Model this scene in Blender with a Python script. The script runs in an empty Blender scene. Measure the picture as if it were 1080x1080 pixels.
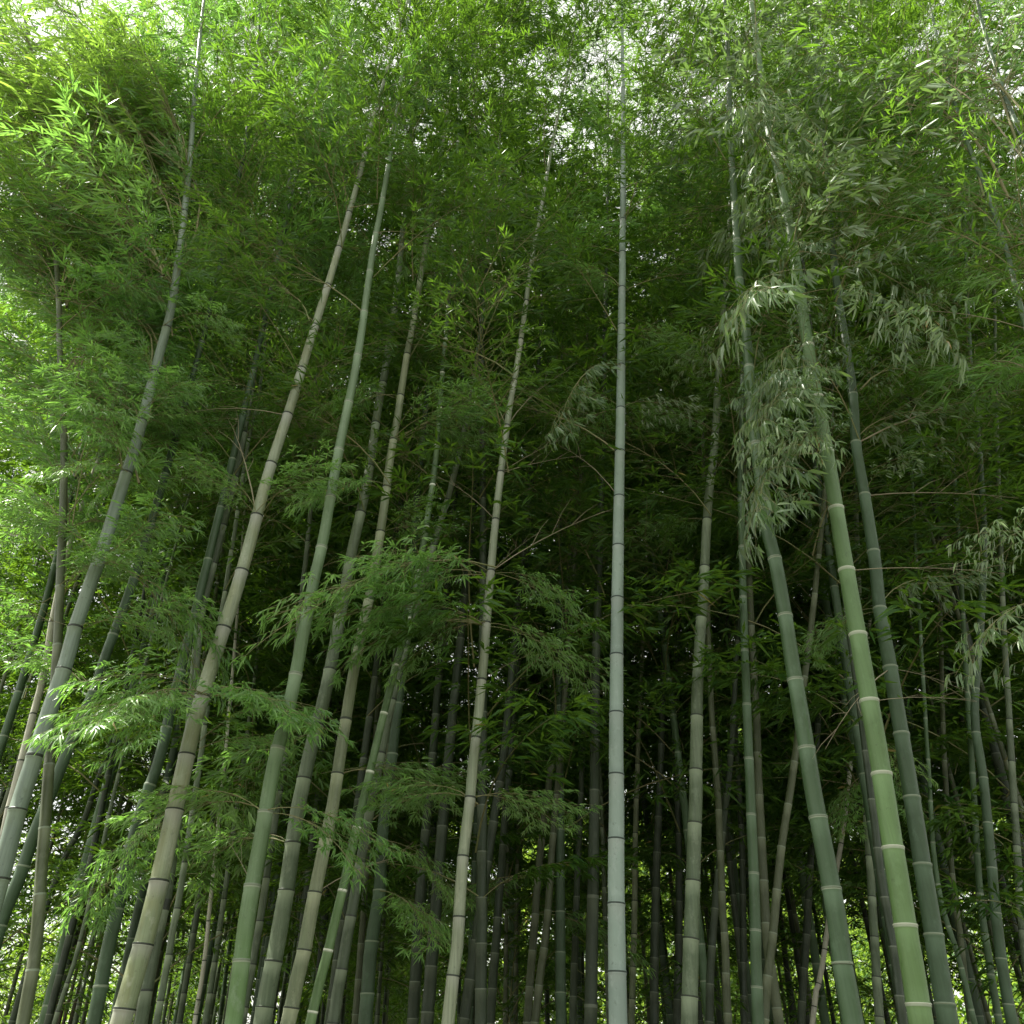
import bpy, math, random
import numpy as np
from mathutils import Vector, Matrix

rad = math.radians
SC = bpy.context.scene
COL = SC.collection

# ---------------------------------------------------------------- camera, sky, sun, exposure
F = 935.0                      # focal length in pixels of a 1080 px square picture
PITCH = rad(33.0)
EYE = 1.6
cam_d = bpy.data.cameras.new('camera')
cam_d.sensor_width = 36.0
cam_d.sensor_fit = 'HORIZONTAL'
cam_d.lens = 36.0 * F / 1080.0
cam_d.clip_start = 0.05
cam_d.clip_end = 2000.0
cam = bpy.data.objects.new('camera', cam_d)
COL.objects.link(cam)
cam.location = (0, 0, EYE)
cam.rotation_euler = (rad(90) + PITCH, 0, 0)
SC.camera = cam

SUN_EL, SUN_AZ = rad(57), rad(-80)      # azimuth measured from +Y towards +X
world = bpy.data.worlds.new('World')
SC.world = world
world.use_nodes = True
wn = world.node_tree
bg = wn.nodes['Background']
sky = wn.nodes.new('ShaderNodeTexSky')
sky.sky_type = 'NISHITA'
sky.sun_disc = False
sky.sun_elevation = SUN_EL
sky.sun_rotation = SUN_AZ
sky.air_density = 1.0
sky.dust_density = 3.0
sky.ozone_density = 1.0
skymix = wn.nodes.new('ShaderNodeMix'); skymix.data_type = 'RGBA'     # warm white added to take the blue cast off the sky light
skymix.inputs[0].default_value = 0.7
skymix.inputs[7].default_value = (7.6, 7.5, 6.6, 1)
wn.links.new(sky.outputs[0], skymix.inputs[6])
wn.links.new(skymix.outputs[2], bg.inputs[0])
bg.inputs[1].default_value = 0.08

sun_d = bpy.data.lights.new('sun', 'SUN')
sun_d.energy = 5.0
sun_d.angle = rad(0.5)
sun_d.color = (1.0, 0.95, 0.86)
sun = bpy.data.objects.new('sun', sun_d)
COL.objects.link(sun)
sv = Vector((math.sin(SUN_AZ) * math.cos(SUN_EL), math.cos(SUN_AZ) * math.cos(SUN_EL), math.sin(SUN_EL)))
sun.rotation_euler = sv.to_track_quat('Z', 'Y').to_euler()

SC.view_settings.view_transform = 'Standard'
SC.view_settings.look = 'None'
SC.view_settings.exposure = 1.65
SC.view_settings.gamma = 1.0
SC.view_settings.use_curve_mapping = False
SC.render.engine = 'CYCLES'
SC.cycles.max_bounces = 5
SC.cycles.diffuse_bounces = 3
SC.cycles.transmission_bounces = 3
SC.cycles.glossy_bounces = 2

rng = np.random.default_rng(11)
R = random.Random(5)

# ---------------------------------------------------------------- picture <-> place
CP, SP = math.cos(PITCH), math.sin(PITCH)

def unproj(u, v, Y):
    a, b = (u - 540) / F, (540 - v) / F
    dy, dz = CP - b * SP, SP + b * CP
    t = Y / dy
    return Vector((a * t, Y, EYE + dz * t))

def proj(p):
    z = p[2] - EYE
    dep = p[1] * CP + z * SP
    up = -p[1] * SP + z * CP
    if dep < 0.2:
        return (-9999, -9999, dep)
    return (540 + F * p[0] / dep, 540 - F * up / dep, dep)

# ---------------------------------------------------------------- materials
def node_mat(name):
    m = bpy.data.materials.new(name)
    m.use_nodes = True
    nt = m.node_tree
    nt.nodes.clear()
    out = nt.nodes.new('ShaderNodeOutputMaterial')
    return m, nt, out

def nd(nt, t, **kw):
    n = nt.nodes.new(t)
    for k, v in kw.items():
        setattr(n, k, v)
    return n

def mixc(nt, fac, a, b, blend='MIX'):
    n = nd(nt, 'ShaderNodeMix', data_type='RGBA', blend_type=blend)
    for i, x in ((0, fac), (6, a), (7, b)):
        if isinstance(x, (int, float)):
            n.inputs[i].default_value = x
        elif isinstance(x, tuple):
            n.inputs[i].default_value = (*x, 1)
        else:
            nt.links.new(x, n.inputs[i])
    return n.outputs[2]

def mrange(nt, val, a, b, c=0.0, d=1.0):
    n = nd(nt, 'ShaderNodeMapRange')
    n.inputs[1].default_value = a; n.inputs[2].default_value = b
    n.inputs[3].default_value = c; n.inputs[4].default_value = d
    nt.links.new(val, n.inputs[0])
    return n.outputs[0]

def mth(nt, op, a, b=None):
    n = nd(nt, 'ShaderNodeMath', operation=op)
    for i, x in ((0, a), (1, b)):
        if x is None: continue
        if isinstance(x, (int, float)): n.inputs[i].default_value = x
        else: nt.links.new(x, n.inputs[i])
    return n.outputs[0]

def leaf_mat(name, front, young, under, trans, tw=0.42, rough=0.42, spec=0.5, dead=(0.30, 0.20, 0.08)):
    """leaf blade: per-leaf tint, glaucous underside, light passing through"""
    m, nt, out = node_mat(name)
    at = nd(nt, 'ShaderNodeAttribute', attribute_name='tint')
    oi = nd(nt, 'ShaderNodeObjectInfo')
    t = at.outputs['Fac']
    c = mixc(nt, mrange(nt, t, 0.35, 0.93), front, young)
    c = mixc(nt, mth(nt, 'GREATER_THAN', t, 0.993), c, dead)
    geo = nd(nt, 'ShaderNodeNewGeometry')
    c = mixc(nt, mth(nt, 'MULTIPLY', geo.outputs['Backfacing'], 0.75), c, under)
    hsv = nd(nt, 'ShaderNodeHueSaturation')
    nt.links.new(c, hsv.inputs['Color'])
    nt.links.new(mrange(nt, oi.outputs['Random'], 0, 1, 0.485, 0.515), hsv.inputs['Hue'])
    nt.links.new(mrange(nt, oi.outputs['Random'], 0, 1, 1.35, 0.65), hsv.inputs['Value'])
    p = nd(nt, 'ShaderNodeBsdfPrincipled')
    nt.links.new(hsv.outputs[0], p.inputs['Base Color'])
    p.inputs['Roughness'].default_value = rough
    p.inputs['Specular IOR Level'].default_value = spec
    tr = nd(nt, 'ShaderNodeBsdfTranslucent')
    tc = mixc(nt, mrange(nt, t, 0.2, 1.0), trans, tuple(min(1, x * 1.35) for x in trans))
    nt.links.new(tc, tr.inputs[0])
    mx = nd(nt, 'ShaderNodeMixShader')
    mx.inputs[0].default_value = tw
    nt.links.new(p.outputs[0], mx.inputs[1])
    nt.links.new(tr.outputs[0], mx.inputs[2])
    nt.links.new(mx.outputs[0], out.inputs[0])
    return m

def culm_mat(name, lo, hi, node, bloom=0.35, patch=(0.30, 0.33, 0.25), patch_amt=0.4, streak=0.35, ring=0.030, rough=0.45, young_node=0.0, zfade=(1.5, 5.0), warm=(0.30, 0.27, 0.10), warm_amt=0.0):
    """bamboo wall: lo colour low down, hi colour higher up, wax bloom under nodes, ring line at nodes"""
    m, nt, out = node_mat(name)
    uv = nd(nt, 'ShaderNodeUVMap', uv_map='UVMap')
    sep = nd(nt, 'ShaderNodeSeparateXYZ')
    nt.links.new(uv.outputs[0], sep.inputs[0])
    V = sep.outputs[1]
    geo = nd(nt, 'ShaderNodeNewGeometry')
    gs = nd(nt, 'ShaderNodeSeparateXYZ')
    nt.links.new(geo.outputs['Position'], gs.inputs[0])
    tc = nd(nt, 'ShaderNodeTexCoord')
    oi = nd(nt, 'ShaderNodeObjectInfo')
    off = nd(nt, 'ShaderNodeVectorMath', operation='ADD')
    nt.links.new(tc.outputs['Object'], off.inputs[0])
    cmb = nd(nt, 'ShaderNodeCombineXYZ')
    nt.links.new(mth(nt, 'MULTIPLY', oi.outputs['Random'], 37.0), cmb.inputs[2])
    nt.links.new(cmb.outputs[0], off.inputs[1])
    def noise(sx, sz, detail=4, rgh=0.6):
        mp = nd(nt, 'ShaderNodeMapping')
        mp.inputs['Scale'].default_value = (sx, sx, sz)
        nt.links.new(off.outputs[0], mp.inputs[0])
        n = nd(nt, 'ShaderNodeTexNoise')
        n.inputs['Scale'].default_value = 1.0
        n.inputs['Detail'].default_value = detail
        n.inputs['Roughness'].default_value = rgh
        nt.links.new(mp.outputs[0], n.inputs['Vector'])
        return n.outputs['Fac']
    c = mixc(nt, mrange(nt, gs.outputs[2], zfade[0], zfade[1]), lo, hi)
    n1 = noise(9, 1.6)
    c = mixc(nt, mth(nt, 'MULTIPLY', mrange(nt, n1, 0.42, 0.58), patch_amt), c, patch)
    n2 = noise(90, 2.2, 3, 0.7)
    c = mixc(nt, mth(nt, 'MULTIPLY', mrange(nt, n2, 0.40, 0.62), streak), c, tuple(x * 0.45 for x in lo))
    n4 = noise(14, 3.0)
    c = mixc(nt, mth(nt, 'MULTIPLY', mrange(nt, n4, 0.46, 0.60), warm_amt), c, warm)
    n3 = noise(45, 30, 5, 0.75)
    c = mixc(nt, mrange(nt, n3, 0.60, 0.70, 0, 0.5), c, (0.03, 0.035, 0.02))
    wn_ = nd(nt, 'ShaderNodeTexWhiteNoise', noise_dimensions='2D')
    cb = nd(nt, 'ShaderNodeCombineXYZ')
    nt.links.new(mth(nt, 'FLOOR', sep.outputs[0]), cb.inputs[0])
    nt.links.new(mth(nt, 'MULTIPLY', oi.outputs['Random'], 91.0), cb.inputs[1])
    nt.links.new(cb.outputs[0], wn_.inputs[0])
    c = mixc(nt, mrange(nt, wn_.outputs[0], 0.0, 1.0, 0.0, 0.38), c, tuple(x * 0.45 for x in lo))   # each internode its own tone
    gm_ = noise(22, 14, 5, 0.7)
    c = mixc(nt, mrange(nt, gm_, 0.55, 0.68, 0, 0.55), c, patch)       # lichen and wax blotches
    # wax bloom just below the upper node, dull band just above the lower node
    vb = mth(nt, 'ADD', V, mth(nt, 'MULTIPLY', mth(nt, 'SUBTRACT', n4, 0.5), 0.5))
    c = mixc(nt, mth(nt, 'MULTIPLY', mrange(nt, vb, 0.70, 1.0), bloom * 1.5), c, tuple(min(0.5, x * 1.5 + 0.02) for x in patch))
    c = mixc(nt, mrange(nt, V, 0.14, 0.02, 0, 0.30 * (1 if young_node == 0 else 0.3)), c, tuple(x * 0.4 for x in lo))
    rg = mth(nt, 'LESS_THAN', V, ring)
    c = mixc(nt, rg, c, node)
    if young_node:
        c = mixc(nt, mth(nt, 'MULTIPLY', mth(nt, 'GREATER_THAN', V, 1 - young_node), 0.9), c, (0.31, 0.36, 0.26))
    p = nd(nt, 'ShaderNodeBsdfPrincipled')
    hsv = nd(nt, 'ShaderNodeHueSaturation')
    nt.links.new(c, hsv.inputs['Color'])
    nt.links.new(mrange(nt, oi.outputs['Random'], 0, 1, 0.8, 1.15), hsv.inputs['Value'])
    nt.links.new(hsv.outputs[0], p.inputs['Base Color'])
    nt.links.new(mrange(nt, n1, 0.3, 0.7, rough - 0.08, rough + 0.15), p.inputs['Roughness'])
    p.inputs['Specular IOR Level'].default_value = 0.4
    bp = nd(nt, 'ShaderNodeBump')
    bp.inputs['Strength'].default_value = 0.25
    bp.inputs['Distance'].default_value = 0.002
    nt.links.new(n2, bp.inputs['Height'])
    nt.links.new(bp.outputs[0], p.inputs['Normal'])
    nt.links.new(p.outputs[0], out.inputs[0])
    return m

def plain_mat(name, a, b, scale=6.0, rough=0.8):
    m, nt, out = node_mat(name)
    tc = nd(nt, 'ShaderNodeTexCoord')
    n = nd(nt, 'ShaderNodeTexNoise')
    n.inputs['Scale'].default_value = scale
    n.inputs['Detail'].default_value = 6
    nt.links.new(tc.outputs['Object'], n.inputs['Vector'])
    c = mixc(nt, mrange(nt, n.outputs['Fac'], 0.35, 0.65), a, b)
    p = nd(nt, 'ShaderNodeBsdfPrincipled')
    nt.links.new(c, p.inputs['Base Color'])
    p.inputs['Roughness'].default_value = rough
    nt.links.new(p.outputs[0], out.inputs[0])
    return m

M = {}
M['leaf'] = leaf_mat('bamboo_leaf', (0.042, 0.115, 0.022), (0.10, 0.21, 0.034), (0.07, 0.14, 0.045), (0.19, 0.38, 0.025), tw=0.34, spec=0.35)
M['leaf_skylit'] = leaf_mat('skylit_bamboo_leaf', (0.125, 0.255, 0.065), (0.20, 0.37, 0.09), (0.21, 0.33, 0.17), (0.22, 0.46, 0.06), rough=0.38)  # bamboo leaf with open-sky brightness put into its colour
M['leaf_far'] = leaf_mat('shaded_bamboo_leaf', (0.026, 0.078, 0.014), (0.080, 0.180, 0.026), (0.045, 0.105, 0.028), (0.20, 0.38, 0.022), tw=0.34, rough=0.45, spec=0.25)  # same leaf darkened, the deep grove's shade put into its colour
M['leaf_hang'] = leaf_mat('glaucous_leaf', (0.085, 0.160, 0.060), (0.18, 0.27, 0.11), (0.31, 0.40, 0.29), (0.17, 0.30, 0.05), tw=0.30, rough=0.35)
M['leaf_sun'] = leaf_mat('young_sunlit_leaf', (0.12, 0.24, 0.05), (0.21, 0.35, 0.06), (0.19, 0.28, 0.13), (0.33, 0.56, 0.06), tw=0.48)  # young leaves, colour also brightened and yellowed to look sunlit
M['leaf_shrub'] = leaf_mat('shrub_leaf', (0.05, 0.13, 0.03), (0.12, 0.23, 0.04), (0.10, 0.17, 0.07), (0.30, 0.46, 0.05), rough=0.4)
M['leaf_red'] = leaf_mat('red_leaf', (0.24, 0.085, 0.045), (0.30, 0.15, 0.07), (0.3, 0.15, 0.1), (0.5, 0.15, 0.06))
M['twig'] = plain_mat('twig_bark', (0.16, 0.19, 0.07), (0.24, 0.22, 0.11), 8)
M['dry_twig'] = plain_mat('dry_twig', (0.22, 0.19, 0.12), (0.30, 0.27, 0.18), 8)
M['bark'] = plain_mat('tree_bark', (0.07, 0.055, 0.04), (0.14, 0.12, 0.09), 5)

DARKN, PALEN, WHITEN = (0.035, 0.045, 0.03), (0.19, 0.235, 0.16), (0.62, 0.65, 0.54)
M['pale'] = culm_mat('pale_culm', (0.25, 0.32, 0.16), (0.38, 0.44, 0.31), DARKN, 0.30, (0.42, 0.46, 0.34), 0.6, 0.40, warm_amt=0.3, warm=(0.30, 0.29, 0.10))
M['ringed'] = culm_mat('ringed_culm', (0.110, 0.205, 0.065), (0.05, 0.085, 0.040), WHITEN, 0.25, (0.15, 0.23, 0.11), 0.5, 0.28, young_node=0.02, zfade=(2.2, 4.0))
M['ivory'] = culm_mat('ivory_culm', (0.26, 0.33, 0.20), (0.33, 0.39, 0.26), DARKN, 0.25, (0.38, 0.41, 0.29), 0.6, 0.50)
M['frost'] = culm_mat('frosted_culm', (0.27, 0.36, 0.31), (0.24, 0.32, 0.25), (0.05, 0.07, 0.06), 0.12, (0.33, 0.40, 0.36), 0.3, 0.08, rough=0.6, ring=0.026)
M['fresh'] = culm_mat('fresh_green_culm', (0.120, 0.215, 0.065), (0.090, 0.165, 0.065), (0.45, 0.49, 0.38), 0.30, (0.13, 0.22, 0.09), 0.45, 0.25, ring=0.022, young_node=0.026)
M['lime'] = culm_mat('lime_green_culm', (0.110, 0.215, 0.060), (0.17, 0.25, 0.14), PALEN, 0.30, (0.20, 0.28, 0.17), 0.5, 0.28, young_node=0.02)
M['green'] = culm_mat('dull_green_culm', (0.062, 0.120, 0.048), (0.068, 0.128, 0.045), PALEN, 0.35, (0.10, 0.165, 0.095), 0.5, 0.25, young_node=0.014)
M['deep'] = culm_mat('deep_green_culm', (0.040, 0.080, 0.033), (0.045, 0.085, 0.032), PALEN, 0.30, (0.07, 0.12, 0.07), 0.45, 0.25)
M['grey'] = culm_mat('grey_green_culm', (0.095, 0.140, 0.075), (0.14, 0.18, 0.10), DARKN, 0.45, (0.19, 0.235, 0.155), 0.6, 0.40)
M['teal'] = culm_mat('bluish_green_culm', (0.25, 0.34, 0.26), (0.28, 0.36, 0.28), DARKN, 0.3, (0.15, 0.20, 0.12), 0.55, 0.45)
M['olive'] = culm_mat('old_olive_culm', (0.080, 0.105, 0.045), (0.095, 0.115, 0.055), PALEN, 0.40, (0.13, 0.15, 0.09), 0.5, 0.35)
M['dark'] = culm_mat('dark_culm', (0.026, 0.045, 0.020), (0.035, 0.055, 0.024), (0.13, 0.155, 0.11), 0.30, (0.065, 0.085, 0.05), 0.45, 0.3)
M['tan'] = culm_mat('weathered_culm', (0.17, 0.215, 0.115), (0.20, 0.235, 0.13), DARKN, 0.4, (0.28, 0.31, 0.20), 0.6, 0.45)
M['bleached'] = culm_mat('bleached_sunlit_culm', (0.46, 0.46, 0.36), (0.42, 0.43, 0.33), DARKN, 0.2, (0.52, 0.51, 0.41), 0.5, 0.3)  # bleached stalks; its whiteness also stands in for sun on the left streaked culm

# ---------------------------------------------------------------- mesh helpers
def mesh_np(name, verts, quads=None, tris=None, mats=(), tint=None, mat_idx=None, smooth=True):
    me = bpy.data.meshes.new(name)
    verts = np.asarray(verts, dtype=np.float32)
    nq = 0 if quads is None else len(quads)
    ntr = 0 if tris is None else len(tris)
    loops = []
    if nq: loops.append(np.asarray(quads, dtype=np.int32).ravel())
    if ntr: loops.append(np.asarray(tris, dtype=np.int32).ravel())
    loops = np.concatenate(loops)
    starts = np.concatenate([np.arange(nq) * 4, nq * 4 + np.arange(ntr) * 3]).astype(np.int32)
    me.vertices.add(len(verts)); me.vertices.foreach_set('co', verts.ravel())
    me.loops.add(len(loops)); me.loops.foreach_set('vertex_index', loops)
    me.polygons.add(nq + ntr); me.polygons.foreach_set('loop_start', starts)
    for m in mats: me.materials.append(m)
    if mat_idx is not None: me.polygons.foreach_set('material_index', np.asarray(mat_idx, dtype=np.int32))
    me.update(calc_edges=True)
    me.polygons.foreach_set('use_smooth', np.full(nq + ntr, smooth))
    if tint is not None:
        a = me.attributes.new('tint', 'FLOAT', 'FACE')
        a.data.foreach_set('value', np.asarray(tint, dtype=np.float32))
    return me

def norm(a):
    return a / np.maximum(np.linalg.norm(a, axis=1, keepdims=True), 1e-9)

def leaf_geometry(P, Dv, L, W, roll, rg, hi=True):
    """P base points, Dv unit directions, L lengths, W widths. Returns verts, quads, tris, tint"""
    n = len(P)
    up = np.tile(np.array([[0, 0, 1.0]]), (n, 1))
    side = norm(np.cross(Dv, up) + 1e-6)
    nrm = norm(np.cross(side, Dv))
    cr, sr = np.cos(roll)[:, None], np.sin(roll)[:, None]
    side, nrm = side * cr + nrm * sr, nrm * cr - side * sr
    L = L[:, None]; W = W[:, None]
    tint = rg.random(n)
    droop = (0.10 + 0.25 * rg.random(n))[:, None] * L
    g = np.array([[0, 0, -1.0]])
    if hi:
        fold = 0.16
        rows = [P]
        for t, w in ((0.28, 1.0), (0.68, 0.62)):
            c = P + Dv * L * t + g * droop * t * t
            rows += [c + side * W * 0.5 * w + nrm * W * fold * w, c, c - side * W * 0.5 * w + nrm * W * fold * w]
        rows.append(P + Dv * L + g * droop)
        V = np.stack(rows, 1).reshape(-1, 3)
        b = (np.arange(n) * 8)[:, None]
        tr = np.concatenate([b + [0, 1, 2], b + [0, 2, 3], b + [4, 7, 5], b + [5, 7, 6]], 1).reshape(-1, 3)
        qd = np.concatenate([b + [1, 4, 5, 2], b + [2, 5, 6, 3]], 1).reshape(-1, 4)
        tq, tt = np.repeat(tint, 2), np.repeat(tint, 4)
        return V, qd, tr, tq, tt
    rows = [P, P + Dv * L * 0.38 + side * W * 0.5 + g * droop * 0.1, P + Dv * L + g * droop, P + Dv * L * 0.38 - side * W * 0.5 + g * droop * 0.1]
    V = np.stack(rows, 1).reshape(-1, 3)
    b = (np.arange(n) * 4)[:, None]
    qd = b + [0, 1, 2, 3]
    return V, qd, np.zeros((0, 3), int), tint, np.zeros(0)

def tube(paths, sides=4):
    """paths: list of (points Nx3, radii N). Returns verts, quads"""
    Vs, Q, base = [], [], 0
    for pts, rr in paths:
        pts = np.asarray(pts, float); rr = np.asarray(rr, float)
        t = np.gradient(pts, axis=0); t = norm(t)
        a = norm(np.cross(t, np.tile([[0.13, 0.21, 0.97]], (len(t), 1))) + 1e-6)
        b = np.cross(t, a)
        th = np.arange(sides) * 2 * math.pi / sides
        ring = pts[:, None, :] + rr[:, None, None] * (np.cos(th)[None, :, None] * a[:, None, :] + np.sin(th)[None, :, None] * b[:, None, :])
        Vs.append(ring.reshape(-1, 3))
        for i in range(len(pts) - 1):
            for j in range(sides):
                k = (j + 1) % sides
                Q.append((base + i * sides + j, base + i * sides + k, base + (i + 1) * sides + k, base + (i + 1) * sides + j))
        base += len(pts) * sides
    return np.concatenate(Vs), np.array(Q)

# ---------------------------------------------------------------- one leafy branch, unit length along +X
def branch_raw(seed, style='fan', dens=1.0, leaf_len=0.085, leaf_w=0.012):
    rg = np.random.default_rng(seed)
    arch = {'fan': 0.13, 'hang': 0.16, 'lush': 0.12, 'tuft': 0.18}[style]
    short = style == 'tuft'
    if short: style = 'hang'
    def main(t):
        return np.array([t, 0.05 * math.sin(t * 3 + seed), arch * 4 * t * (1 - t) * (1 - 0.35 * t)])
    ts = np.linspace(0, 1, 9)
    paths = [(np.array([main(t) for t in ts]), np.interp(ts, [0, 1], [0.0042, 0.0012]))]
    LP, LD, LL, LW, LR = [], [], [], [], []
    def cluster(p, d, k):
        d = d / np.linalg.norm(d)
        for i in range(k):
            ang = (i - (k - 1) / 2) * rg.uniform(0.30, 0.55) + rg.normal(0, 0.12)
            c, s = math.cos(ang), math.sin(ang)
            v = np.array([d[0] * c - d[1] * s, d[0] * s + d[1] * c, d[2]])
            if style == 'hang':
                v = v * 0.7; v[2] = -rg.uniform(0.1, 1.5)
            elif style == 'lush':
                v[2] += rg.uniform(-0.8, 0.45)
            else:
                v[2] += rg.uniform(-0.60, 0.12)
            v /= np.linalg.norm(v)
            LP.append(p - d * rg.uniform(0, 0.05)); LD.append(v)
            LL.append(leaf_len * rg.uniform(0.65, 1.25)); LW.append(leaf_w * rg.uniform(0.75, 1.2))
            LR.append(rg.normal(0, 0.75))
    nt_ = int(15 * dens)
    for i in range(nt_):
        t = 0.22 + 0.78 * (i + rg.uniform(0, 0.8)) / nt_
        p0 = main(min(t, 1))
        sgn = 1 if i % 2 else -1
        yaw = sgn * rg.uniform(0.45, 1.0)
        ln = (0.42 - 0.22 * abs(t - 0.45)) * rg.uniform(0.6, 1.15)
        pit = (rg.uniform(-0.15, 0.28) if style == 'fan' else rg.uniform(-0.35, 0.55)) if style != 'hang' else rg.uniform(-0.5, 0.2)
        dirv = np.array([math.cos(yaw), math.sin(yaw), pit]); dirv /= np.linalg.norm(dirv)
        ss = np.linspace(0, 1, 5)
        sag = (0.30 if style == 'hang' else 0.16) * ln
        tw = np.array([p0 + dirv * ln * s + np.array([0, 0, -sag * s * s]) for s in ss])
        paths.append((tw, np.interp(ss, [0, 1], [0.0018, 0.0007])))
        nsub = max(3, int(ln / 0.065))
        for j in range(nsub):
            s = (j + 0.7) / nsub
            q = p0 + dirv * ln * s + np.array([0, 0, -sag * s * s])
            y2 = yaw + (1 if j % 2 else -1) * rg.uniform(0.3, 0.9)
            d2 = np.array([math.cos(y2), math.sin(y2), rg.uniform(-0.35, 0.2)])
            l2 = rg.uniform(0.03, 0.09)
            if short and j % 2: continue
            q2 = q + d2 * l2
            paths.append((np.array([q, q2]), np.array([0.0008, 0.0005])))
            cluster(q2, d2, int(rg.integers(3, 6)))
        cluster(tw[-1], dirv, 5)
    cluster(main(1.0), np.array([1, 0, -0.2]), 5)
    return paths, (np.array(LP), np.array(LD), np.array(LL), np.array(LW), np.array(LR)), rg

BR = {}
def build_branches(style, matkey, n, seed0, long_=False, **kw):
    out = []
    for k in range(n):
        paths, (LP, LD, LL, LW, LR), rg = branch_raw(seed0 + k, style, **kw)
        V, Q = tube(paths, 4)
        stem = mesh_np('branch', V, quads=Q, mats=[M['twig']])
        V, q, t, tq, tt = leaf_geometry(LP, LD, LL, LW, LR, rg, True)
        leaves = mesh_np('foliage', V, quads=q, tris=t, mats=[M[matkey]], tint=np.concatenate([tq, tt]))
        out.append((stem, leaves))
    BR[(style, matkey, long_)] = out
    if not long_ and style != 'tuft':
        build_branches(style, matkey, n, seed0 + 50, long_=True, leaf_len=kw['leaf_len'] * 0.62, leaf_w=kw['leaf_w'] * 0.66, dens=kw.get('dens', 1.0) * 1.6)

build_branches('fan', 'leaf', 6, 100, leaf_len=0.088, leaf_w=0.0125)
build_branches('fan', 'leaf_skylit', 6, 500, leaf_len=0.085, leaf_w=0.0130, dens=1.15)
build_branches('lush', 'leaf_skylit', 4, 600, leaf_len=0.095, leaf_w=0.0130, dens=1.2)
build_branches('tuft', 'leaf_hang', 5, 700, leaf_len=0.100, leaf_w=0.0205, dens=0.8)
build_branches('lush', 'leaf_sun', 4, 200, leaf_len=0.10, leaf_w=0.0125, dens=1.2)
build_branches('hang', 'leaf_hang', 5, 300, leaf_len=0.066, leaf_w=0.0145, dens=0.85)
build_branches('lush', 'leaf', 4, 400, leaf_len=0.095, leaf_w=0.0125, dens=1.15)

def bare_branch_mesh(seed):
    rg = np.random.default_rng(seed)
    ts = np.linspace(0, 1, 6)
    P = np.stack([ts, 0.03 * np.sin(ts * 3), 0.05 * ts * (1 - ts) * 4], 1)
    paths = [(P, np.interp(ts, [0, 1], [0.0042, 0.0012]))]
    for i in range(4):
        t = 0.35 + 0.16 * i
        p = np.array([t, 0.02, 0.05 * t * (1 - t) * 4])
        d = np.array([0.6, rg.uniform(-0.5, 0.5), rg.uniform(-0.1, 0.4)])
        paths.append((np.array([p, p + d * 0.2, p + d * 0.34 + [0, 0, -0.02]]), np.array([0.002, 0.0013, 0.0007])))
    V, Q = tube(paths, 5)
    return mesh_np('bare_twig', V, quads=Q, mats=[M['dry_twig']])
BARE = [bare_branch_mesh(k) for k in range(3)]

# ---------------------------------------------------------------- culm
def catmull(P, n=10):
    P = [Vector(p) for p in P]
    Q = [P[0] * 2 - P[1]] + P + [P[-1] * 2 - P[-2]]
    out = []
    for i in range(1, len(Q) - 2):
        a, b, c, d = Q[i - 1:i + 3]
        for k in range(n):
            t = k / n
            out.append(0.5 * ((2 * b) + (c - a) * t + (2 * a - 5 * b + 4 * c - d) * t * t + (3 * b - a - 3 * c + d) * t ** 3))
    out.append(P[-1])
    return out

class Path:
    def __init__(self, pts):
        self.p = np.array([tuple(q) for q in pts])
        seg = np.linalg.norm(np.diff(self.p, axis=0), axis=1)
        self.s = np.concatenate([[0], np.cumsum(seg)])
        self.L = self.s[-1]
    def at(self, s):
        return np.array([np.interp(s, self.s, self.p[:, i]) for i in range(3)])
    def s_at_z(self, z):
        return float(np.interp(z, self.p[:, 2], self.s)) if z < self.p[:, 2].max() else self.L

def internodes(path, known=(), k=1.0):
    """arc lengths of the nodes: known ones kept, the rest by the growth of the internodes"""
    def step(z):
        if z > 6.5: return max(0.20, 0.36 - (z - 6.5) * 0.022) * k
        return min(0.12 + 0.062 * max(z, 0), 0.36) * k
    known = sorted(known)
    nodes = []
    if known:
        nodes = list(known)
        s = known[0]
        while True:
            s -= step(path.at(s)[2])
            if s <= 0.05: break
            nodes.insert(0, s)
        s = known[-1]
    else:
        s = 0.06; nodes = [s]
    while s < path.L - 0.25:
        s += step(path.at(s)[2]); nodes.append(min(s, path.L))
    if nodes[-1] < path.L - 0.01: nodes.append(path.L)
    return [0.0] + nodes

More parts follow.
